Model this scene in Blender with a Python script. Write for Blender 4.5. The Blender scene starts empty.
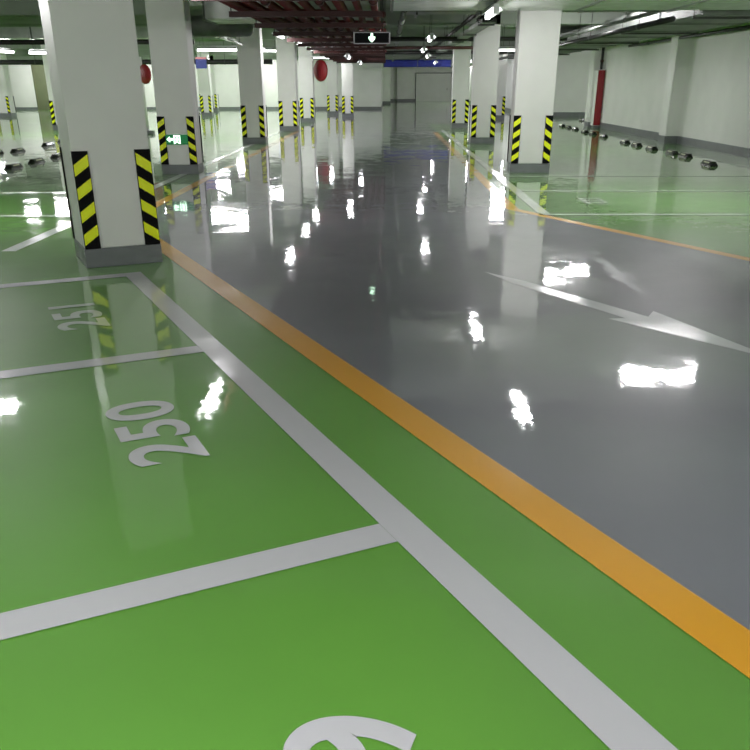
import bpy, bmesh, math
from mathutils import Vector, Matrix
S = bpy.context.scene
C = S.collection
AZ = -0.4669                      # heading of the near parking bays, measured from the main aisle
A2 = Vector((math.sin(AZ), math.cos(AZ), 0)); B2 = Vector((math.cos(AZ), -math.sin(AZ), 0))
def AB(s, t, z=0.0): v = A2*s + B2*t; return Vector((v.x, v.y, z))
CEIL = 3.3

# ---------------------------------------------------------------- materials
def mat(name, col, rough=.6, metal=0., noise=0., nscale=4., bump=0., bscale=30., spec=.5, coat=0., emis=None, es=0.):
    m = bpy.data.materials.new(name); m.use_nodes = True
    nt = m.node_tree; b = nt.nodes['Principled BSDF']
    b.inputs['Base Color'].default_value = (*col, 1); b.inputs['Roughness'].default_value = rough
    b.inputs['Metallic'].default_value = metal; b.inputs['Specular IOR Level'].default_value = spec
    b.inputs['Coat Weight'].default_value = coat
    if emis:
        b.inputs['Emission Color'].default_value = (*emis, 1); b.inputs['Emission Strength'].default_value = es
    geo = nt.nodes.new('ShaderNodeNewGeometry')
    if noise:
        n = nt.nodes.new('ShaderNodeTexNoise'); n.inputs['Scale'].default_value = nscale; n.inputs['Detail'].default_value = 4
        nt.links.new(geo.outputs['Position'], n.inputs['Vector'])
        r = nt.nodes.new('ShaderNodeMapRange'); r.inputs['From Min'].default_value = .3; r.inputs['From Max'].default_value = .7
        r.inputs['To Min'].default_value = 1-noise; r.inputs['To Max'].default_value = 1+noise
        nt.links.new(n.outputs['Fac'], r.inputs['Value'])
        mx = nt.nodes.new('ShaderNodeVectorMath'); mx.operation = 'SCALE'; mx.inputs[0].default_value = col
        nt.links.new(r.outputs['Result'], mx.inputs['Scale']); nt.links.new(mx.outputs['Vector'], b.inputs['Base Color'])
    if bump:
        n = nt.nodes.new('ShaderNodeTexNoise'); n.inputs['Scale'].default_value = bscale; n.inputs['Detail'].default_value = 3
        nt.links.new(geo.outputs['Position'], n.inputs['Vector'])
        bp = nt.nodes.new('ShaderNodeBump'); bp.inputs['Distance'].default_value = bump; bp.inputs['Strength'].default_value = 1
        nt.links.new(n.outputs['Fac'], bp.inputs['Height']); nt.links.new(bp.outputs['Normal'], b.inputs['Normal'])
    return m

def epoxy(name, col, noise=.085, rough=.035, amp=1.):
    """glossy self-levelling resin: gentle ripples, roller texture, slightly patchy gloss"""
    m = bpy.data.materials.new(name); m.use_nodes = True
    nt = m.node_tree; L = nt.links; b = nt.nodes['Principled BSDF']
    b.inputs['IOR'].default_value = 1.5; b.inputs['Coat Weight'].default_value = 1.; b.inputs['Coat IOR'].default_value = 1.58; b.inputs['Roughness'].default_value = .5; b.inputs['Specular IOR Level'].default_value = .8
    geo = nt.nodes.new('ShaderNodeNewGeometry')
    def nz(scale, det=2):
        n = nt.nodes.new('ShaderNodeTexNoise'); n.inputs['Scale'].default_value = scale; n.inputs['Detail'].default_value = det
        L.new(geo.outputs['Position'], n.inputs['Vector']); return n
    n1 = nz(.9, 5)
    r = nt.nodes.new('ShaderNodeMapRange'); r.inputs['From Min'].default_value = .3; r.inputs['From Max'].default_value = .7
    r.inputs['To Min'].default_value = 1-noise; r.inputs['To Max'].default_value = 1+noise
    L.new(n1.outputs['Fac'], r.inputs['Value'])
    mx = nt.nodes.new('ShaderNodeVectorMath'); mx.operation = 'SCALE'; mx.inputs[0].default_value = col
    L.new(r.outputs['Result'], mx.inputs['Scale']); L.new(mx.outputs['Vector'], b.inputs['Base Color'])
    n2 = nz(1.7, 2)
    r2 = nt.nodes.new('ShaderNodeMapRange'); r2.inputs['From Min'].default_value = .35; r2.inputs['From Max'].default_value = .65
    r2.inputs['To Min'].default_value = rough*.7; r2.inputs['To Max'].default_value = rough*1.5
    L.new(n2.outputs['Fac'], r2.inputs['Value']); L.new(r2.outputs['Result'], b.inputs['Coat Roughness'])
    # surface slope from noise vectors: long waves of the poured resin, roller texture, fine orange peel
    acc = None
    for sc, slope in ((.8, .010*amp), (3.2, .024*amp), (11., .014*amp), (42., .014*amp)):
        n = nz(sc, 1)
        v = nt.nodes.new('ShaderNodeVectorMath'); v.operation = 'SUBTRACT'; v.inputs[1].default_value = (.5, .5, .5)
        L.new(n.outputs['Color'], v.inputs[0])
        k = nt.nodes.new('ShaderNodeVectorMath'); k.operation = 'MULTIPLY'; k.inputs[1].default_value = (slope, slope, 0)
        L.new(v.outputs['Vector'], k.inputs[0])
        a = nt.nodes.new('ShaderNodeVectorMath'); a.operation = 'ADD'
        L.new(k.outputs['Vector'], a.inputs[0])
        if acc: L.new(acc.outputs['Vector'], a.inputs[1])
        else: a.inputs[1].default_value = (0, 0, 1)
        acc = a
    nrm = nt.nodes.new('ShaderNodeVectorMath'); nrm.operation = 'NORMALIZE'; L.new(acc.outputs['Vector'], nrm.inputs[0])
    L.new(nrm.outputs['Vector'], b.inputs['Coat Normal'])
    return m

def lin(r, g, b):
    f = lambda c: (c/255/12.92 if c/255 <= .04045 else ((c/255+.055)/1.055)**2.4)
    return (f(r), f(g), f(b))

M = dict(
    green=epoxy('green_epoxy', lin(90, 150, 48)), grey=epoxy('grey_epoxy', lin(114, 118, 125)),
    white=epoxy('white_line_paint', lin(190, 191, 195), .03, .12), orange=epoxy('orange_line_paint', lin(222, 158, 0), .04, .1),
    arrow=epoxy('arrow_paint', lin(168, 172, 174), .04, .08),
    faded=epoxy('faded_white_paint', lin(200, 212, 200), .1, .12),
    wall=mat('white_wall_paint', lin(226, 228, 224), .55, noise=.03, nscale=1.5, bump=.002, bscale=6),
    column=mat('column_paint', lin(222, 223, 220), .5, noise=.025, nscale=2.5, bump=.0015, bscale=8),
    skirt=mat('grey_skirting_paint', lin(112, 116, 118), .35, noise=.08, nscale=5),
    ceil=mat('ceiling_concrete', lin(128, 138, 124), .8, noise=.12, nscale=1.2, bump=.003, bscale=9),
    beam=mat('beam_concrete', lin(140, 150, 138), .75, noise=.1, nscale=1.2),
    black=mat('black_rubber', lin(12, 12, 14), .8, spec=.15, bump=.001, bscale=80), yellow=mat('reflective_yellow', lin(240, 250, 20), .4),
    rubber=mat('wheel_stop_rubber', lin(20, 22, 20), .22), glint=mat('wheel_stop_reflector', lin(215, 220, 190), .2),
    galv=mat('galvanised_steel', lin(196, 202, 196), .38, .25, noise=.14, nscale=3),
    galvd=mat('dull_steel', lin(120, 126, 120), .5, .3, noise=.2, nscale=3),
    dark=mat('dark_metal', lin(30, 32, 30), .5), wire=mat('hanger_steel', lin(80, 84, 80), .4, .7),
    redp=mat('red_pipe_paint', lin(84, 20, 18), .4, noise=.1, nscale=6), redd=mat('dark_red_bracket_paint', lin(52, 16, 14), .5),
    red=mat('red_gloss', lin(140, 16, 32), .35), blue=mat('blue_duct_wrap', lin(26, 44, 150), .45, noise=.1, nscale=3),
    bluesign=mat('blue_sign_face', lin(10, 34, 112), .6), olive=mat('olive_door_paint', lin(98, 106, 76), .55, noise=.08, nscale=2),
    gdoor=mat('grey_door_paint', lin(120, 128, 120), .5), lampbody=mat('lamp_body', lin(225, 228, 228), .4),
    tube=mat('fluorescent_tube', (1, 1, 1), .4, emis=(.97, 1., .975), es=1.2),
    unlit=mat('unlit_tube', lin(225, 230, 228), .3),
    gsign=mat('green_sign_panel', lin(6, 60, 26), .4, emis=(.0, .22, .06), es=.12), glow=mat('sign_symbol', (.8, 1, .85), .4, emis=(.6, 1., .7), es=.9),
    mred=mat('mirror_shell_red', lin(140, 22, 32), .5),
    steel=mat('sign_frame', lin(140, 140, 142), .35, .5),
)

# ---------------------------------------------------------------- helpers
def tag(o, label=None, cat=None, group=None, kind=None):
    if label: o['label'] = label
    if cat: o['category'] = cat
    if group: o['group'] = group
    if kind: o['kind'] = kind
    return o
M['tube'].cycles.emission_sampling = 'NONE'      # the area lamp in each fixture carries the sampled light
def empty(name, loc, rz=0., label=None, cat=None, group=None):
    o = bpy.data.objects.new(name, None); C.objects.link(o); o.location = loc; o.rotation_euler = (0, 0, rz)
    o.empty_display_size = .2
    return tag(o, label, cat, group)
class MB:
    def __init__(s): s.bm = bmesh.new()
    def box(s, x0, x1, y0, y1, z0, z1, mi=0, bev=0.):
        n = len(s.bm.verts)
        vs = [s.bm.verts.new((x, y, z)) for z in (z0, z1) for y in (y0, y1) for x in (x0, x1)]
        fs = [s.bm.faces.new([vs[i] for i in f]) for f in ((0, 2, 3, 1), (4, 5, 7, 6), (0, 1, 5, 4), (2, 6, 7, 3), (0, 4, 6, 2), (1, 3, 7, 5))]
        for f in fs: f.material_index = mi
        if bev:
            es = list({e for f in fs for e in f.edges})
            r = bmesh.ops.bevel(s.bm, geom=es, offset=bev, segments=2, affect='EDGES', profile=.5)
            for f in r['faces']: f.material_index = mi
        return s
    def tube(s, p, q, r, seg=12, mi=0, r2=None, caps=True):
        p, q = Vector(p), Vector(q); d = (q-p).normalized()
        u = d.orthogonal().normalized(); v = d.cross(u); r2 = r if r2 is None else r2
        a = [s.bm.verts.new(p+(u*math.cos(t)+v*math.sin(t))*r) for t in [2*math.pi*i/seg for i in range(seg)]]
        b = [s.bm.verts.new(q+(u*math.cos(t)+v*math.sin(t))*r2) for t in [2*math.pi*i/seg for i in range(seg)]]
        for i in range(seg):
            j = (i+1) % seg; f = s.bm.faces.new((a[i], a[j], b[j], b[i])); f.smooth = True; f.material_index = mi
        if caps:
            s.bm.faces.new(a[::-1]).material_index = mi; s.bm.faces.new(b).material_index = mi
        return s
    def lathe(s, prof, seg=32, mi=0, M4=None):
        """profile of (radius, height) spun about z"""
        M4 = M4 or Matrix(); rings = []
        for (r, h) in prof:
            if r < 1e-5: rings.append([s.bm.verts.new(M4 @ Vector((0, 0, h)))])
            else: rings.append([s.bm.verts.new(M4 @ Vector((r*math.cos(2*math.pi*i/seg), r*math.sin(2*math.pi*i/seg), h))) for i in range(seg)])
        for a, b in zip(rings, rings[1:]):
            for i in range(seg):
                j = (i+1) % seg
                q = [a[i % len(a)], a[j % len(a)], b[j % len(b)], b[i % len(b)]]
                q = [v for k, v in enumerate(q) if v not in q[:k]]
                if len(q) > 2:
                    f = s.bm.faces.new(q); f.smooth = True; f.material_index = mi
        return s
    def prism(s, pts, ext, mi=0):
        """polygon of 3D points pushed along ext"""
        ext = Vector(ext); a = [s.bm.verts.new(p) for p in pts]; b = [s.bm.verts.new(Vector(p)+ext) for p in pts]
        n = len(a); fs = [s.bm.faces.new(a[::-1]), s.bm.faces.new(b)]
        for i in range(n): fs.append(s.bm.faces.new((a[i], a[(i+1) % n], b[(i+1) % n], b[i])))
        for f in fs: f.material_index = mi
        return s
    def poly(s, pts, mi=0):
        f = s.bm.faces.new([s.bm.verts.new(p) for p in pts]); f.normal_update()
        if f.normal.z < 0: f.normal_flip()
        f.material_index = mi; return s
    def build(s, name, mats, parent=None, recalc=True):
        if recalc: bmesh.ops.recalc_face_normals(s.bm, faces=s.bm.faces)
        me = bpy.data.meshes.new(name); s.bm.to_mesh(me); s.bm.free()
        for m in (mats if isinstance(mats, (list, tuple)) else [mats]): me.materials.append(m)
        o = bpy.data.objects.new(name, me); C.objects.link(o); o.parent = parent
        return o
def copy_tree(o, parent=None):
    c = o.copy(); C.objects.link(c); c.parent = parent
    for ch in [k for k in o.children]: copy_tree(ch, c)
    return c
def struct(name, mb, m, **k):
    o = mb.build(name, m, **k); o['kind'] = 'structure'; return o

# ---------------------------------------------------------------- floor
fl = struct('floor', MB().box(-40, 16, -9, 94, -.25, 0), M['green'])
# grey driving lane, one sheet following both aisles
def meet(t, x):                       # point where the bay-parallel line at offset t crosses the aisle-parallel line at x
    s = (t*B2.x - x)/(-A2.x); return Vector((x, A2.y*s + B2.y*t, 0))
Z1 = .0012
eL, eR = 1.83, 6.65
cl = meet(eL, -3.2); cr = meet(eR, 1.68)
pts = [AB(-6.5, eL, Z1), Vector((cl.x, cl.y, Z1)), Vector((-3.2, 60, Z1)), Vector((7.2, 60, Z1)), Vector((7.2, 38, Z1)), Vector((1.68, 38, Z1)), Vector((cr.x, cr.y, Z1)), AB(2.5, eR, Z1), Vector((8.0, -6, Z1))]
lane = MB(); lane.poly(pts)
bmesh.ops.triangulate(lane.bm, faces=lane.bm.faces)
lane = struct('floor_lane', lane, M['grey'], recalc=False)

Z2 = .0024
def band(name, p0, p1, n, w0, w1, m, label, cat='floor marking', group=None):
    n = Vector(n); mb = MB(); Zv = Vector((0, 0, Z2)); p0 = Vector((p0[0], p0[1], 0)); p1 = Vector((p1[0], p1[1], 0))
    mb.poly([p0+n*w0+Zv, p1+n*w0+Zv, p1+n*w1+Zv, p0+n*w1+Zv])
    return tag(mb.build(name, m, recalc=False), label, cat, group)
def poly(name, pts, m, label, cat='floor marking', group=None, z=Z2):
    mb = MB(); mb.poly([Vector((p[0], p[1], z)) for p in pts])
    bmesh.ops.triangulate(mb.bm, faces=mb.bm.faces)
    return tag(mb.build(name, m, recalc=False), label, cat, group)
# orange lane edges
a0, a1 = AB(-6, 1.74), AB(-6, 1.92); c0 = meet(1.74, -3.28); c1 = meet(1.92, -3.12)
poly('lane_edge_line', [a0, c0, (-3.28, 33), (-3.12, 33), c1, a1], M['orange'],
     'orange lane edge line running past the nearest numbered bays and turning behind the nearest column')
d0 = meet(6.58, 1.6); d1 = meet(6.72, 1.76)
poly('lane_edge_line', [AB(2.55, 6.58), d0, (1.6, 31), (1.76, 31), d1, AB(2.55, 6.72)], M['orange'],
     'orange lane edge line with a sharp corner in front of the bright right column')
# white bay front line and bay dividers on the near left
poly('bay_front_line', [AB(-5, 1.21), AB(7.56, 1.21), AB(7.56, 1.36), AB(-5, 1.36)], M['white'],
     'wide white line along the fronts of the near numbered bays')
for s0, s1, lab in ((-.2, -.05, 'white bay divider line nearest the camera beyond the frame'),
                    (2.3, 2.45, 'widest white divider line, between bay 250 and the nearest bay'),
                    (4.92, 5.07, 'white divider line between bays 251 and 250'),
                    (7.41, 7.56, 'white divider line along the foot of the nearest column')):
    if s0 < 0: continue
    poly('bay_divider_line', [AB(s0, -4.2), AB(s1, -4.2), AB(s1, 1.209), AB(s0, 1.209)], M['white'], lab)
# white lines on the far left
poly('bay_front_line', [(-3.86, 8.35), (-3.71, 8.35), (-3.71, 33), (-3.86, 33)], M['faded'],
     'white bay front line going back behind the nearest column')
for y, lab in ((8.2, 'short white floor line at the left picture edge, left of the nearest column'),
               (10.75, 'thin white divider line left of the nearest column, in front of the fainter one'),
               (13.25, 'faint white divider line in the far left bays')):
    poly('bay_divider_line', [(-16, y), (-3.861, y), (-3.861, y+.14), (-16, y+.14)], M['faded'], lab)
# white lines on the right
poly('bay_front_line', [(1.95, 10.9), (2.1, 10.9), (2.1, 33), (1.95, 33)], M['faded'],
     'white bay front line running back past the right-hand columns')
for y, lab in ((10.9, 'nearest white divider line of the right-hand bays'), (13.48, 'middle white divider line of the right-hand bays'),
               (15.75, 'farthest white divider line of the right-hand bays, at the foot of the bright column')):
    poly('bay_divider_line', [(2.101, y), (8.1, y), (8.1, y+.11), (2.101, y+.11)], M['faded'], lab)
# direction arrow
D = A2*-1; N = B2
tail = AB(6.15, 4.10); tip = AB(3.2, 4.27); ax = (tip-tail).normalized(); nx = Vector((ax.y, -ax.x, 0)); L = (tip-tail).length
def ap(u, v): return tail+ax*u+nx*v
poly('direction_arrow', [ap(-.05, 0), ap(.45, .07), ap(L-1.2, .085), ap(L-1.25, .2), ap(L, 0), ap(L-1.25, -.24), ap(L-1.15, -.085), ap(.45, -.07)],
     M['white'], 'long white arrow painted on the grey lane pointing to the lower right')

# painted bay numbers
def number(txt, centre, rz, width, height, m, label):
    cu = bpy.data.curves.new('bay_number', 'FONT'); cu.body = txt; cu.size = 1; cu.align_x = 'CENTER'; cu.align_y = 'CENTER'; cu.offset = .022
    cu.space_character = 1.06
    t = bpy.data.objects.new('t', cu); C.objects.link(t); bpy.context.view_layer.update()
    me = bpy.data.meshes.new_from_object(t); bpy.data.objects.remove(t)
    xs = [v.co.x for v in me.vertices]; ys = [v.co.y for v in me.vertices]
    w, h = max(xs)-min(xs), max(ys)-min(ys); cx, cy = (max(xs)+min(xs))/2, (max(ys)+min(ys))/2
    for v in me.vertices: v.co = Vector(((v.co.x-cx)*width/w, (v.co.y-cy)*height/h, 0))
    me.materials.clear(); me.materials.append(m)
    o = bpy.data.objects.new('bay_number', me); C.objects.link(o); o.location = (centre[0], centre[1], Z2); o.rotation_euler = (0, 0, rz)
    return tag(o, label, 'painted number')
rzA = math.atan2(A2.y, A2.x)
number('250', AB(3.775, .645), rzA, .84, .34, M['white'], 'white floor number 250')
number('251', AB(6.18, .635), rzA, .74, .34, M['faded'], 'pale floor number 251 in the bay before the nearest column')
number('249', AB(1.15, .63), rzA, .84, .34, M['white'], 'white floor number cut off by the bottom picture edge')
number('222', (2.95, 12.35), -math.pi/2, .66, .32, M['faded'], 'worn pale number on the floor of the nearest right-hand bay')
number('223', (-4.75, 9.75), math.pi/2, .66, .34, M['faded'], 'faint number on the floor at the left picture edge')

# ---------------------------------------------------------------- walls, ceiling
XW = 8.13
def wall(name, x0, x1, y0, y1, z1=CEIL): return struct(name, MB().box(x0, x1, y0, y1, 0, z1), M['wall'])
wall('wall_right', XW, XW+.25, -8.7, 35.3)
wall('wall_right_return', XW+.001, 11.6, 35.31, 35.55)
wall('wall_right_far', 11.6, 11.85, 35.3, 47)
wall('wall_right_cross', 7.4, 11.85, 47, 47.25)
wall('wall_right_back', 7.4, 7.65, 47.251, 93)
wall('wall_back_right', -.4, 7.65, 93, 93.25)
wall('wall_back_side', -.65, -.4, 62.251, 93)
wall('wall_back_left', -38, -.4, 62, 62.25)
wall('wall_left', -38.25, -38, -8.7, 62.2)
wall('wall_front', -38, XW, -8.9, -8.65)
struct('ceiling', MB().box(-38.3, 12, -9, 93.3, CEIL, CEIL+.2), M['ceil'])
def base(name, x0, x1, y0, y1, z=.2): struct(name, MB().box(x0, x1, y0, y1, 0, z), M['skirt'])
base('baseboard_right', XW-.02, XW, -8.6, 24.9); base('baseboard_right_middle', XW-.02, XW, 25.51, 34.6)
base('baseboard_right_cross', 7.4, 11.6, 46.98, 47); base('baseboard_right_back', 7.38, 7.4, 47, 93)
base('baseboard_back_right', -.4, 7.38, 92.97, 93, .2); base('baseboard_back_left', -38, -.4, 61.97, 62, .15)
base('baseboard_back_side', -.4, -.38, 62, 92.97)
for i, (x0, x1, y0, y1) in enumerate(((7.76, XW, 24.9, 25.5), (7.76, XW, 34.6, 35.3), (1.0, 1.75, 92.4, 92.97), (-.4, .3, 80, 80.7))):
    mb = MB().box(x0, x1, y0, y1, .2, CEIL).box(x0-.01, x1, y0-.01, y1, 0, .2, 1)
    struct('trim_%d' % (i+1), mb, [M['wall'], M['skirt']])
# downstand concrete beams across the hall
k = 5
for y0, y1, zb in ((7.2, 7.7, 2.95), (24.9, 25.4, 2.95), (33.6, 34.1, 3.0), (42, 42.5, 3.0), (51, 51.5, 3.0), (58, 58.6, 2.95), (70, 70.6, 3.0), (82, 82.6, 3.0)):
    struct('trim_%d' % k, MB().box(-37.9 if y0 < 60 else -.38, XW-.01 if y0 < 35 else 7.38, y0, y1, zb, CEIL), M['beam']); k += 1
struct('trim_%d' % k, MB().box(-37.9, -4.3, 17.4, 20, 2.69, CEIL), M['beam'])

# doors on the back wall and dark outlines on the far end wall
def door(name, x, y, w, h, m, pm):
    e = empty(name, (x, y, 0)); e['kind'] = 'structure'
    MB().box(-w/2, w/2, -.05, -.002, 0, h, bev=.01).build('door_leaf', m, e)
    MB().box(-w/2-.07, -w/2-.001, -.08, -.002, 0, h+.07).box(w/2+.001, w/2+.07, -.08, -.002, 0, h+.07).box(-w/2, w/2, -.08, -.002, h+.001, h+.07).build('door_frame', pm, e)
    MB().tube((w*.38, -.1, 1.0), (w*.38, -.1, 1.2), .02).box(w*.38-.01, w*.38+.01, -.1, -.05, 1.02, 1.05).box(w*.38-.01, w*.38+.01, -.1, -.05, 1.15, 1.18).build('door_handle', M['wire'], e)
door('door_1', -23.2, 61.97, 1.7, 2.75, M['olive'], M['olive']); door('door_2', -14.1, 61.97, .75, 2.6, M['gdoor'], M['dark'])
door('door_3', 4.75, 92.97, 3.6, 2.55, M['wall'], M['dark'])

# ---------------------------------------------------------------- columns
def guard_mesh(mirror, wrap=False):
    """flat black rubber strip with four slanting yellow reflective bands"""
    mb = MB(); w, h, t = .135, .82, .02
    mb.box(0, w, -t, 0, 0, h, 0)
    if wrap: mb.box(*((w, w+.012) if mirror else (-.012, 0)), -t, .04, 0, h, 0)
    for i in range(4):
        zb = .03+i*.195; sl = .085; th = .095
        q = [(0.004, zb), (w-.004, zb+sl), (w-.004, zb+sl+th), (.004, zb+th)]
        if mirror: q = [(w-x, z) for x, z in q]
        mb.prism([(x, -t-.0005, z) for x, z in q], (0, -.0015, 0), 1)
    bmesh.ops.recalc_face_normals(mb.bm, faces=mb.bm.faces)
    me = bpy.data.meshes.new('corner_guard'); mb.bm.to_mesh(me); mb.bm.free()
    me.materials.append(M['black']); me.materials.append(M['yellow']); return me
GL, GR = guard_mesh(False), guard_mesh(True)
BL, BR = guard_mesh(False, True), guard_mesh(True, True)
def column(x, y, w, dpt, rz, label, guards='FB', front=True, gr=None):
    """x, y = middle of the front face"""
    e = empty('column', (x, y, 0), rz, label, 'column', gr)
    MB().box(-w/2, w/2, 0, dpt, .165, CEIL, bev=.012).build('column_shaft', M['column'], e)
    MB().box(-w/2-.008, w/2+.008, -.008, dpt+.008, 0, .165, bev=.004).build('column_skirting', M['skirt'], e)
    for gx, me in ((-w/2, GL), (w/2-.135, GR)):
        g = bpy.data.objects.new('corner_guard', me); C.objects.link(g); g.parent = e; g.location = (gx, 0, .17)
        if 'B' in guards:
            g = bpy.data.objects.new('corner_guard', BL if me is GL else BR); C.objects.link(g); g.parent = e; g.location = (-gx, dpt, .17); g.rotation_euler = (0, 0, math.pi)
    return e
f = (Vector((-2.72, 7.52, 0))+Vector((-2.10, 7.83, 0)))/2
column(f.x, f.y, .67, .67, -AZ, 'nearest and largest white square column, on the green floor at left')
column(-3.85, 16.25, .67, .5, 0, 'white column with a small green exit sign on it')
column(-3.75, 25.0, .64, .5, 0, 'white column third from the camera in the left row')
column(-3.53, 32.0, .64, .7, 0, 'white column fourth from the camera in the left row')
column(-3.55, 39.9, .6, .7, 0, 'white column carrying the round red mirror')
column(-2.03, 46.6, .58, .6, 0, 'slim distant column standing alone at the left edge of the main aisle')
column(-3.05, 50.5, .6, .6, 0, 'distant column half hidden behind the slim lone one')
column(2.68, 16.45, .72, .45, 0, 'bright white column nearest on the right side of the aisle')
column(2.68, 24.9, .66, .5, 0, 'middle white column right of the aisle')
column(2.80, 34.4, .62, .7, 0, 'farthest column in the row right of the aisle')
column(5.35, 43.5, .66, .6, 0, 'distant column seen between the two nearest right-hand columns')
column(-9.75, 48.5, .55, .55, 0, 'narrow distant column right of the exit sign column')
column(-11.5, 58, 1.1, .6, 0, 'wide distant pillar near the back wall behind the left row')
column(-20.6, 48, .8, .7, 0, 'distant column at the left picture edge')
column(-12.2, 33.4, .7, .7, 0, 'distant column hidden mostly behind the nearest column')

# ---------------------------------------------------------------- wheel stops
def stop_proto():
    e = empty('wheel_stop', (0, 0, 0))
    mb = MB(); L2 = .29
    prof = [(-.085, 0), (.085, 0), (.083, .03), (.04, .085), (-.04, .085), (-.083, .03)]
    rings = []
    for yy, sc, zs in ((-L2, .95, .55), (-L2+.05, 1, 1), (L2-.05, 1, 1), (L2, .95, .55)):
        rings.append([mb.bm.verts.new((x*sc, yy, z*zs)) for x, z in prof])
    for p, q in zip(rings, rings[1:]):
        for i in range(6): mb.bm.faces.new((p[i], p[(i+1) % 6], q[(i+1) % 6], q[i]))
    mb.bm.faces.new(rings[0][::-1]); mb.bm.faces.new(rings[-1])
    mb.build('stop_body', M['rubber'], e)
    for sx in (-1, 1):
        MB().prism([(sx*.052, -.15, .0705), (sx*.052, .15, .0705), (sx*.07, .15, .0475), (sx*.07, -.15, .0475)], (sx*.003, 0, .002)).build('reflector', M['glint'], e)  # pale reflector strip, its length also standing in for the highlight along the stop
    return e
sp = stop_proto()
R = [(6.62, 18.1), (6.82, 20.2), (6.8, 21.1), (6.75, 22.6), (6.75, 24.0), (6.75, 25.2), (6.85, 28.2), (6.85, 29.7), (6.85, 30.9), (6.95, 33.0), (6.95, 34.3), (6.95, 35.5)]
words = ['nearest', 'second nearest', 'third nearest', 'fourth nearest', 'fifth nearest', 'sixth nearest', 'sixth farthest', 'fifth farthest', 'fourth farthest', 'third farthest', 'second farthest', 'farthest']
spots = [(x, y, 'black rubber wheel stop, %s in the long row along the right wall' % w, 'wheel stops along the right wall') for (x, y), w in zip(R, words)]
spots += [(x, y, 'black wheel stop, %s of three beyond the red box' % w, 'wheel stops beyond the red box') for x, y, w in ((8.75, 37.6, 'nearest'), (8.85, 39.4, 'middle'), (8.85, 40.8, 'farthest'))]
spots += [(x, y, 'black wheel stop left of nearest column, %s' % w, 'wheel stops left of the nearest column') for x, y, w in
          ((-7.5, 17.5, 'left end of the front row'), (-7.54, 18.8, 'middle of the front row'), (-7.6, 20.25, 'right end of the front row'),
           (-9.25, 22.0, 'left one of the back row'), (-9.35, 24.3, 'right one of the back row'), (-9.5, 21.3, 'cut by the left picture edge'), (-9.5, 25.9, 'touching the column edge in the back row'))]
spots += [(x, y, 'dark wheel stop %s' % w, 'distant wheel stops on the left') for x, y, w in
          ((-7.9, 28.5, 'low in the gap between the two nearest left columns'), (-9.6, 33.2, 'high in the gap between the two nearest left columns'), (-9.4, 37.5, 'just right of the exit sign column'), (-10.9, 52.0, 'at the foot of the distant left columns'))]
for i, (x, y, lab, gr) in enumerate(spots):
    o = sp if i == 0 else copy_tree(sp)
    o.location = (x, y, 0); tag(o, lab, 'wheel stop', gr)

# ---------------------------------------------------------------- lamps
PW = 1.35
def lamp_proto(twin, length=1.22):
    """reflector batten hung on two chains, tubes along local x, origin at the tube height"""
    e = empty('fluorescent_lamp', (0, 0, 0)); h = length/2; w = .2 if twin else .11
    mb = MB(); mb.box(-h, h, -.04, .04, .055, .1, bev=.006)
    mb.prism([(-h, -.04, .055), (-h, -w, .015), (-h, -w, .02), (-h, -.04, .062)], (length, 0, 0)); mb.prism([(-h, .04, .055), (-h, w, .015), (-h, w, .02), (-h, .04, .062)], (length, 0, 0))
    mb.build('lamp_housing', M['lampbody'], e)
    for yy in ((-.1, .1) if twin else (0,)):
        MB().tube((-h+.03, yy, 0.0), (h-.03, yy, 0.0), .042 if twin else .045, 12).build('lamp_tube', M['tube'], e)
    ld = bpy.data.lights.new('lamp_light', 'AREA'); ld.shape = 'RECTANGLE'; ld.size = length-.08; ld.size_y = .17 if twin else .085
    ld.energy = (22 if twin else 13)*PW*math.pi*ld.size*ld.size_y; ld.color = (1., .97, .985)
    for sg in (-1, 1):
        lo = bpy.data.objects.new('lamp_light', ld); C.objects.link(lo); lo.parent = e
        lo.location = (0, sg*(.1 if twin else .048), -.05); lo.rotation_euler = (sg*.85, 0, 0)
    for xx in (-h+.012, h-.012):
        MB().box(xx-.015, xx+.015, -.14 if twin else -.045, .14 if twin else .045, -.045, .054).build('lamp_socket', M['lampbody'], e)
    for xx in (-h*.7, h*.7):
        o = MB().tube((0, 0, 0), (0, 0, 1), .006, 6).build('lamp_hanger', M['wire'], e); o.location = (xx, 0, .1)
    return e
LT, LS = lamp_proto(True), lamp_proto(False)
usedT = usedS = False
strong = next(c for c in LT.children if c.type == 'LIGHT').data.copy(); strong.energy *= 2
def lamp(kind, x, y, z, along, label, group=None):
    global usedT, usedS
    if kind == 'T': o = copy_tree(LT) if usedT else LT; usedT = True
    else: o = copy_tree(LS) if usedS else LS; usedS = True
    o.location = (x, y, z); o.rotation_euler = (0, 0, along)
    for c in o.children:
        if c.name.startswith('lamp_hanger'): c.scale = (1, 1, (2.66 if 12.2 < y < 16.35 and x > 0 else 2.5 if -2.3 < x < -.1 and y < 44 and y > 8 else CEIL)-z-.1)
        if c.type == 'LIGHT' and z == 3.1:                     # added hidden lamps get doubled power to brighten the far hall
            c.data = strong
    tag(o, label, 'lamp', group)
P2 = math.pi/2
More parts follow.
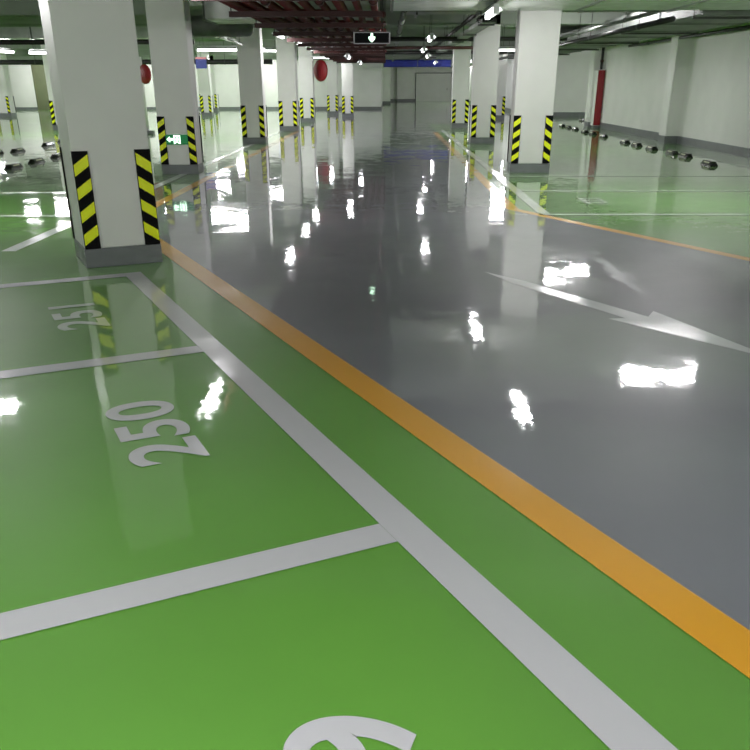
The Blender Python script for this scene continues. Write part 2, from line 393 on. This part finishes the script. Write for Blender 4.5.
for a in (
    ('T', 4.2, 12.3, 2.55, 0, 'twin tube lamp in the right bays whose big reflection lies nearest on the grey lane'),
    ('T', 4.85, 22.5, 3.13, 0, 'twin tube lamp hidden behind the wide duct, reflected beside the arrow tail'),
    ('T', 4.05, 29.4, 2.5, 0, 'lower bright twin lamp at the left edge of the bright right column'),
    ('T', 4.45, 35.5, 2.72, 0, 'upper bright twin lamp at the left edge of the bright right column'),
    ('T', -4.98, 27.2, 2.45, 0, 'large glowing twin lamp between the two foremost left columns after the nearest'),
    ('T', -4.65, 37.0, 2.75, 0, 'glowing twin lamp right of the third left column'),
    ('T', -3.35, 45.6, 2.73, 0, 'glowing twin lamp just above the round red mirror'),
    ('T', -5.6, 10.6, 2.52, 0, 'twin tube lamp over the far left bays reflected at the left picture edge'),
    ('T', -11.1, 30.2, 2.48, 0, 'bright lamp at the left edge of the nearest column'),
    ('T', -12.3, 29.4, 2.5, P2, 'lamp at the left picture edge beside the pipes'),
    ('T', -7.7, 50, 2.6, 0, 'far lamp behind the exit sign column'),
    ('S', -2.48, 10.95, 2.52, P2, 'single tube lamp over the lane edge beside the nearest column'),
    ('S', -2.5, 21.6, 2.54, P2, 'first glowing single lamp of the slanting row left of the aisle'),
    ('S', -2.44, 25.5, 2.54, P2, 'second glowing single lamp of the slanting row left of the aisle'),
    ('S', -2.46, 29.6, 2.56, P2, 'third glowing single lamp of the slanting row left of the aisle'),
    ('S', -1.25, 29.4, 2.3, P2, 'fourth glowing single lamp of the slanting row left of the aisle'),
    ('S', -1.1, 37.2, 2.3, P2, 'smallest glowing lamp at the end of the slanting row left of the aisle'),
    ('S', 1.84, 10.5, 2.5, P2, 'single tube lamp over the aisle, its long reflection below the arrow tail'),
    ('S', 1.66, 15.0, 2.52, P2, 'slanting bright tube lamp at the top picture edge'),
    ('S', 1.04, 22.4, 2.5, P2, 'topmost glowing point of the cluster over the aisle'),
    ('S', 1.17, 29.9, 2.5, P2, 'left glowing point of the cluster over the aisle'),
    ('S', 1.58, 36.0, 2.5, P2, 'lower glowing point of the cluster over the aisle'),
    ('S', 2.42, 46.3, 2.5, P2, 'rightmost glowing point of the cluster by the blue duct'),
    ('S', 3.98, 43.6, 2.5, P2, 'small glowing lamp between the two farther right columns'),
    ('T', -5.3, 2.2, 2.52, 0, 'added twin fill lamp over the bays left of the viewer'),  # lamps around the viewer are added outside the frame to brighten the near floor
    ('T', 3.6, 2.4, 2.52, 0, 'added twin fill lamp over the lane right of the viewer'),
    ('T', -1.0, -2.5, 2.52, 0, 'added twin fill lamp over the bays behind the viewer'),
    ('T', 5.9, -3.5, 2.52, 0, 'added twin fill lamp over the lane behind the viewer'),
    ('T', -.9, .6, 2.52, 0, 'added twin fill lamp right above the viewer'),
    ('T', -13, 3.0, 2.52, 0, 'added twin fill lamp far to the left of the viewer'),
    ('T', -12.5, 16.0, 2.52, 0, 'added twin fill lamp far left over the wheel stops'),  # far left lamps are added in unseen rows to raise the ambient light
    ('T', -22, 22, 2.52, 0, 'added twin fill lamp in the far left bays'),
    ('T', 9.9, 41.5, 2.6, 0, 'added unseen twin lamp in the recess beyond the red box'),  # added out of sight to light the recess
    ('T', 6.1, 74, 3.1, 0, 'added twin fill lamp before the far end wall'),  # added out of sight so the end wall gets light
    ('T', -8.3, 34.45, 3.1, 0, 'added twin fill lamp behind the second ceiling beam, just left of the left column row'),  # lamps at the beams are added, kept hidden, to brighten the far hall
    ('T', -18.5, 34.45, 3.1, 0, 'added twin fill lamp behind the second ceiling beam, well left of the column row'),
    ('T', -23, 34.45, 3.1, 0, 'added twin fill lamp behind the second ceiling beam, far to the left'),
    ('T', 6.3, 34.45, 3.1, 0, 'added twin fill lamp behind the second ceiling beam, on the right'),
    ('T', -8.3, 42.85, 3.1, 0, 'added twin fill lamp behind the third ceiling beam, just left of the left column row'),
    ('T', -15, 42.85, 3.1, 0, 'added twin fill lamp behind the third ceiling beam, well left of the column row'),
    ('T', -23, 42.85, 3.1, 0, 'added twin fill lamp behind the third ceiling beam, far to the left'),
    ('T', 6.3, 42.85, 3.1, 0, 'added twin fill lamp behind the third ceiling beam, on the right'),
    ('T', -8.3, 51.85, 3.1, 0, 'added twin fill lamp behind the fourth ceiling beam, just left of the left column row'),
    ('T', -15, 51.85, 3.1, 0, 'added twin fill lamp behind the fourth ceiling beam, well left of the column row'),
    ('T', -23, 51.85, 3.1, 0, 'added twin fill lamp behind the fourth ceiling beam, far to the left'),
    ('T', 6.3, 51.85, 3.1, 0, 'added twin fill lamp behind the fourth ceiling beam, on the right'),
    ('T', -8.3, 58.95, 3.1, 0, 'added twin fill lamp behind the fifth ceiling beam, just left of the left column row'),
    ('T', -15, 58.95, 3.1, 0, 'added twin fill lamp behind the fifth ceiling beam, well left of the column row'),
    ('T', -23, 58.95, 3.1, 0, 'added twin fill lamp behind the fifth ceiling beam, far to the left'),
    ('T', 6.4, 83.1, 3.1, 0, 'added twin fill lamp behind the last ceiling beam'),  # added behind the beam to light the dark end area
    ('T', 6.3, 58.95, 3.1, 0, 'added twin fill lamp behind the fifth ceiling beam, on the right'),  # added out of view, brightens the far right side
): lamp(*a)

# small hanging unlit tube at upper left
e = empty('unlit_lamp', (-3.35, 20.4, 2.36), .6, 'unlit slanting white tube hanging under the round duct', 'lamp')
MB().tube((-.3, -.3, .04), (.3, .3, -.04), .02).build('lamp_tube', M['unlit'], e)
for a in (-.2, .2): MB().tube((a, a, -a*.13), (a, a, .93), .005, 6).build('lamp_hanger', M['wire'], e)

# ---------------------------------------------------------------- ducts and pipes
def duct(name, x0, x1, y0, y1, z0, z1, m, label, axis, seam=1.25, hang=True):
    e = empty(name, ((x0+x1)/2, (y0+y1)/2, z0), 0, label, 'duct')
    cx, cy = (x0+x1)/2, (y0+y1)/2
    MB().box(x0-cx, x1-cx, y0-cy, y1-cy, 0, z1-z0, bev=.01).build('duct_body', m, e)
    n = int(((x1-x0) if axis == 'x' else (y1-y0))/seam); g = .018
    for i in range(n+1):
        if axis == 'x':
            x = x0-cx+.03+i*(x1-x0-.06)/max(n, 1); MB().box(x-.018, x+.018, y0-cy-g, y1-cy+g, -g, z1-z0+g).build('duct_flange', M['galvd'], e)
        else:
            y = y0-cy+.03+i*(y1-y0-.06)/max(n, 1); MB().box(x0-cx-g, x1-cx+g, y-.018, y+.018, -g, z1-z0+g).build('duct_flange', M['galvd'], e)
    if hang:
        N = max(1, n//2)
        for i in range(N+1):
            if axis == 'x':
                x = x0-cx+.3+i*(x1-x0-.6)/N; h = MB()
                h.box(x-.02, x+.02, y0-cy-.06, y1-cy+.06, -.06, -.02)
                for yy in (y0-cy-.04, y1-cy+.04): h.tube((x, yy, -.02), (x, yy, CEIL-z0-.01), .008, 6)
                h.build('duct_hanger', M['wire'], e)
            else:
                y = y0-cy+.4+i*(y1-y0-.8)/N; h = MB()
                h.box(x0-cx-.06, x1-cx+.06, y-.02, y+.02, -.06, -.02)
                for xx in (x0-cx-.04, x1-cx+.04): h.tube((xx, y, -.02), (xx, y, CEIL-z0-.01), .008, 6)
                h.build('duct_hanger', M['wire'], e)
    return e
duct('ventilation_duct', .05, 8.05, 12.36, 16.35, 2.66, 3.1, M['galv'], 'very wide pale duct crossing the top of the picture on the right', 'x', 1.6, False)
duct('ventilation_duct', -3.4, -2.36, 17.25, 18.6, 2.6, 3.12, M['galv'], 'pale duct at the top between the second column and the red pipes', 'x', 1.1, False)
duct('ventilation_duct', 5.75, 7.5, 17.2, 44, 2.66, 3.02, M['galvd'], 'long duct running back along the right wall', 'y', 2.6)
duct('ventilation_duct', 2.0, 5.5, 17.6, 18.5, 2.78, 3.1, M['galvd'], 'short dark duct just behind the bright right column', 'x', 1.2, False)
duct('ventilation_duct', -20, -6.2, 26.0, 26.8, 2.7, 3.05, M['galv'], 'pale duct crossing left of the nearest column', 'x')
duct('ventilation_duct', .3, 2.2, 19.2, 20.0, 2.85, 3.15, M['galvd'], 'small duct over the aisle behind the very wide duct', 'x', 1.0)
duct('ventilation_duct', -.25, 4.2, 60, 60.8, 2.56, 3.08, M['blue'], 'blue duct crossing the far end of the aisle', 'x', 1.5, False)
# round duct
e = empty('round_duct', (-3.4, 19.6, 2.62), 0, 'dark round duct end hanging above the unlit tube', 'duct')
MB().tube((-.75, 0, 0), (.45, 0, 0), .2, 28).lathe([(.2, 0), (.19, .06), (.13, .12), (0, .15)], 28, M4=Matrix.Translation((.45, 0, 0)) @ Matrix.Rotation(math.pi/2, 4, 'Y')).build('duct_body', M['galvd'], e)
MB().tube((-.4, 0, .19), (-.4, 0, .67), .01, 6).tube((.3, 0, .19), (.3, 0, .67), .01, 6).build('duct_hanger', M['wire'], e)

# red sprinkler main bundle with cross hangers
n = 9; xs = [-2.22+i*(2.02/(n-1)) for i in range(n)]
ordw = ['leftmost', 'second from left', 'third from left', 'fourth from left', 'middle', 'fourth from right', 'third from right', 'second from right', 'rightmost']
for i, x in enumerate(xs):
    r = .055 if i % 3 else .075
    e = empty('sprinkler_pipe', (x, 8.6, 2.575), 0, 'red pipe running along the aisle ceiling, %s of the bundle' % ordw[i], 'pipe', 'red pipes over the aisle')
    MB().tube((0, 0, 0), (0, 35.4, 0), r, 12).build('pipe_run', M['redp'], e)
    for k in range(5): MB().tube((0, 3.2+k*6+(i % 3)*.7, 0), (0, 3.34+k*6+(i % 3)*.7, 0), r+.015, 12).build('pipe_coupling', M['redd'], e)
for k in range(14):
    y = 8.75+k*2.6
    e = empty('pipe_trapeze', (-1.21, y, 2.455), 0, 'dark red cross bar under the red pipes, %s from the viewer' % ['first', 'second', 'third', 'fourth', 'fifth', 'sixth', 'seventh', 'eighth', 'ninth', 'tenth', 'eleventh', 'twelfth', 'thirteenth', 'last'][k], 'pipe hanger', 'cross bars under the red pipes')
    MB().box(-1.14, 1.14, -.03, .03, -.04, .035).build('cross_bar', M['redd'], e)
    for xx in (-1.11, 1.11): MB().tube((xx, 0, .03), (xx, 0, CEIL-2.46), .01, 6).build('hanger_rod', M['wire'], e)
# upper tier of transverse red branch pipes
for k in range(9):
    y = 17.3+k*2.6
    o = MB().tube((-2.29, y, 2.725), (-.05, y+.9, 2.725), .06, 12).build('branch_pipe', M['redp'])
    tag(o, 'red branch pipe crossing above the bundle, number %s from the front' % ['one', 'two', 'three', 'four', 'five', 'six', 'seven', 'eight', 'nine'][k], 'pipe', 'red branch pipes above the bundle')
# other pipes
def pipe(p, q, r, m, label, name='ceiling_pipe'):
    e = empty(name, p, 0, label, 'pipe'); q = Vector(q)-Vector(p); MB().tube((0, 0, 0), q, r, 12).build('pipe_run', M[m], e)
    k = max(2, int(q.length/4))
    for i in range(k):
        h = MB(); c = q*((i+.5)/k); h.tube((c.x, c.y, c.z), (c.x, c.y, CEIL-p[2]), .009, 6)
        d = q.normalized(); h.tube(c-d*.02, c+d*.02, r+.012, 12)
        h.build('pipe_hanger', M['wire'], e)
pipe((5.3, 17.5, 2.6), (5.3, 45, 2.6), .05, 'dark', 'dark pipe beside the long duct on the right')
pipe((5.0, 17.5, 2.72), (5.0, 45, 2.72), .035, 'galvd', 'thin grey pipe beside the long duct on the right')
pipe((7.8, 17, 2.62), (7.8, 30, 2.62), .04, 'dark', 'dark pipe between the long duct and the right wall')
pipe((-.1, 27, 2.7), (5.2, 27, 2.7), .06, 'dark', 'dark pipe crossing above the glowing point cluster')
pipe((-.1, 31, 2.62), (5.2, 31, 2.62), .05, 'redd', 'dark red pipe crossing below the dark one over the aisle')
pipe((-.1, 38.5, 2.72), (7.3, 38.5, 2.72), .07, 'dark', 'thick dark pipe crossing far down the aisle')
pipe((.35, 17, 2.9), (.35, 58, 2.9), .07, 'galvd', 'grey pipe running down the aisle ceiling left of the lamps')
pipe((2.0, 17, 2.95), (2.0, 58, 2.95), .05, 'dark', 'dark pipe running down the aisle ceiling right of the lamps')
pipe((-30, 24.0, 2.52), (-5.0, 24.0, 2.52), .06, 'dark', 'dark pipe crossing left of the nearest column under the pale duct')
pipe((-34, 40.0, 2.42), (-5.0, 40.0, 2.42), .1, 'dark', 'thick dark pipe crossing in front of the olive door wall')
pipe((-4.9, 20.2, 2.8), (-4.9, 56, 2.8), .07, 'galv', 'grey pipe running back behind the left columns')
# cable tray over the aisle
e = empty('cable_tray', (2.17, 20, 2.7), 0, 'narrow cable tray running back right of the aisle', 'cable tray')
MB().box(-.15, .15, 0, 30, 0, .012).box(-.15, -.142, 0, 30, .012, .08).box(.142, .15, 0, 30, .012, .08).build('tray_channel', M['galvd'], e)
for k in range(8):
    h = MB()
    for sx in (-.17, .17): h.tube((sx, .6+k*4, -.03), (sx, .6+k*4, CEIL-2.7), .008, 6)
    h.box(-.18, .18, .58+k*4, .62+k*4, -.03, 0)
    h.build('tray_hanger', M['wire'], e)

# ---------------------------------------------------------------- signs, mirror, red box
def flat(pts, y, t=.004): return MB().prism([(x, y, z) for x, z in pts], (0, -t, 0))
e = empty('exit_direction_sign', (-.28, 16.9, 2.175), 0, 'black hanging sign with a glowing green downward arrow', 'sign')
MB().box(-.31, .31, -.03, .03, .014, .176, bev=.004).build('sign_panel', M['black'], e)
MB().box(-.333, -.31, -.035, .035, 0, .19).box(.31, .333, -.035, .035, 0, .19).box(-.31, .31, -.035, .035, 0, .014).box(-.31, .31, -.035, .035, .176, .19).build('sign_frame', M['steel'], e)
flat([(x*.76, z*.76) for x, z in [(-.022, .225), (.022, .225), (.03, .15), (.08, .15), (.07, .10), (0, .03), (-.07, .10), (-.08, .15), (-.03, .15)]], -.031).build('arrow_symbol', M['glow'], e)
for xx in (-.235, .235): MB().tube((xx, 0, .19), (xx, 0, CEIL-2.175), .006, 6).build('sign_hanger', M['wire'], e)
# exit sign on second left column: arrow, running figure in a doorway
e = empty('exit_sign', (-3.85, 16.23, .52), 0, 'small glowing green exit sign low on the second left column', 'sign')
MB().box(-.2, .2, -.022, 0, 0, .165, bev=.003).build('sign_panel', M['gsign'], e)
flat([(-.185, .085), (-.125, .135), (-.125, .105), (-.075, .105), (-.075, .065), (-.125, .065), (-.125, .035)], -.0225).build('arrow_symbol', M['glow'], e)
fg = flat([(-.055, .01), (-.055, .155), (.065, .155), (.065, .01), (.045, .01), (.045, .135), (-.035, .135), (-.035, .01)], -.0225)
fg.prism([(.02*math.cos(t)+.008, -.0235, .118+.014*math.sin(t)) for t in [i*math.pi/5 for i in range(10)]], (0, -.004, 0))
fg.prism([(x, -.0235, z) for x, z in ((-.02, .1), (.03, .1), (.04, .075), (.022, .07), (.018, .055), (.036, .02), (.022, .016), (.0, .048), (-.022, .018), (-.034, .026), (-.01, .06), (-.026, .078))], (0, -.004, 0))
fg.build('running_figure_symbol', M['glow'], e)

def mirror(x, y, z, r, rz, wallpt, label):
    e = empty('traffic_mirror', (x, y, z), rz, label, 'mirror')
    T = Matrix.Rotation(math.pi/2, 4, 'X')
    MB().lathe([(0, .09), (r*.5, .075), (r*.85, .035), (r, 0), (r*1.0, -.03), (r*.96, -.035), (r*.94, -.01)], 40, M4=T).build('mirror_shell', M['mred'], e)
    MB().lathe([(r*.94, -.012), (r*.6, -.04), (0, -.055)], 40, M4=T).build('mirror_glass', M['galv'], e)
    MB().tube((0, -.06, 0), Vector(wallpt), .02, 10).build('mirror_bracket', M['steel'], e)
mirror(-2.95, 40.5, 2.08, .44, -.75, (-.32, .0, 0), 'round red backed traffic mirror on a left row column')
mirror(-7.9, 29.7, 1.83, .29, -.6, (-.35, -.1, 0), 'round red backed mirror in the gap between the two nearest left columns')
# post holding the second mirror
e = empty('mirror_post', (-8.1, 30.1, 0), 0, 'slim pale post below the red mirror in the left gap', 'post')
MB().tube((0, 0, .1), (0, 0, 2.35), .05, 14).build('post_pole', M['column'], e)
MB().box(-.2, .2, -.15, .15, 0, .12, bev=.02).build('post_base', M['skirt'], e)
# blue hanging sign
e = empty('hanging_sign', (-7.6, 37.5, 2.12), 0, 'small blue sign with a red top edge right of the exit sign column', 'sign')
MB().box(-.22, .22, -.02, .02, 0, .34).build('sign_panel', M['bluesign'], e)
MB().box(-.22, .22, -.022, .022, .34, .42).build('sign_header', M['red'], e)
MB().tube((0, 0, .42), (0, 0, CEIL-2.12), .01, 6).build('sign_hanger', M['wire'], e)
# red box at the wall
e = empty('hydrant_cabinet', (8.32-.35, 34.35, 0), 0, 'tall narrow red box standing at the right wall', 'fire cabinet')
MB().box(-.13, .13, -.2, .22, .08, 2.0, bev=.01).build('cabinet_body', M['wall'], e)
MB().box(-.12, .13, -.22, -.201, .1, 1.98).build('cabinet_door', M['red'], e)
MB().box(-.1, .12, -.19, .2, 0, .08).build('cabinet_plinth', M['skirt'], e)
e = empty('riser_pipe', (8.0, 34.4, 2.0), 0, 'dark vertical pipe rising from the red box', 'pipe')
MB().tube((0, 0, 0), (0, 0, CEIL-2.0), .05, 12).build('pipe_run', M['dark'], e)
MB().tube((0, 0, .25), (0, 0, .33), .07, 12).build('pipe_coupling', M['redd'], e)

# ---------------------------------------------------------------- camera, render look
cam = bpy.data.cameras.new('camera'); co = bpy.data.objects.new('camera', cam); C.objects.link(co)
F, CY, PT, RO, YW, H = 823., 475.1, .44267, -.0019, -.01411, 1.5
fw = Vector((math.sin(YW)*math.cos(PT), math.cos(YW)*math.cos(PT), -math.sin(PT)))
rt = Vector((math.cos(YW), -math.sin(YW), 0)); up = rt.cross(fw)
X = rt*math.cos(RO)+up*math.sin(RO); U = -rt*math.sin(RO)+up*math.cos(RO)
m4 = Matrix((( X.x, U.x, -fw.x, 0), (X.y, U.y, -fw.y, 0), (X.z, U.z, -fw.z, H), (0, 0, 0, 1)))
co.matrix_world = m4
cam.sensor_fit = 'HORIZONTAL'; cam.sensor_width = 36; cam.lens = F/750*36; cam.shift_y = (CY-375)/750
cam.clip_end = 300; cam.clip_start = .05
S.camera = co
w = bpy.data.worlds.new('world'); S.world = w; w.use_nodes = True
w.node_tree.nodes['Background'].inputs['Color'].default_value = (.5, .6, .55, 1); w.node_tree.nodes['Background'].inputs['Strength'].default_value = .05
S.view_settings.view_transform = 'Standard'; S.view_settings.look = 'None'; S.view_settings.exposure = 2.05; S.view_settings.gamma = 1
S.view_settings.use_curve_mapping = False
S.cycles.use_denoising = True; S.cycles.max_bounces = 8; S.cycles.diffuse_bounces = 5; S.cycles.sample_clamp_indirect = 1.0
S.cycles.use_light_tree = True; S.cycles.use_adaptive_sampling = False; S.cycles.denoising_input_passes = 'RGB_ALBEDO'; S.cycles.caustics_reflective = False; S.cycles.caustics_refractive = False
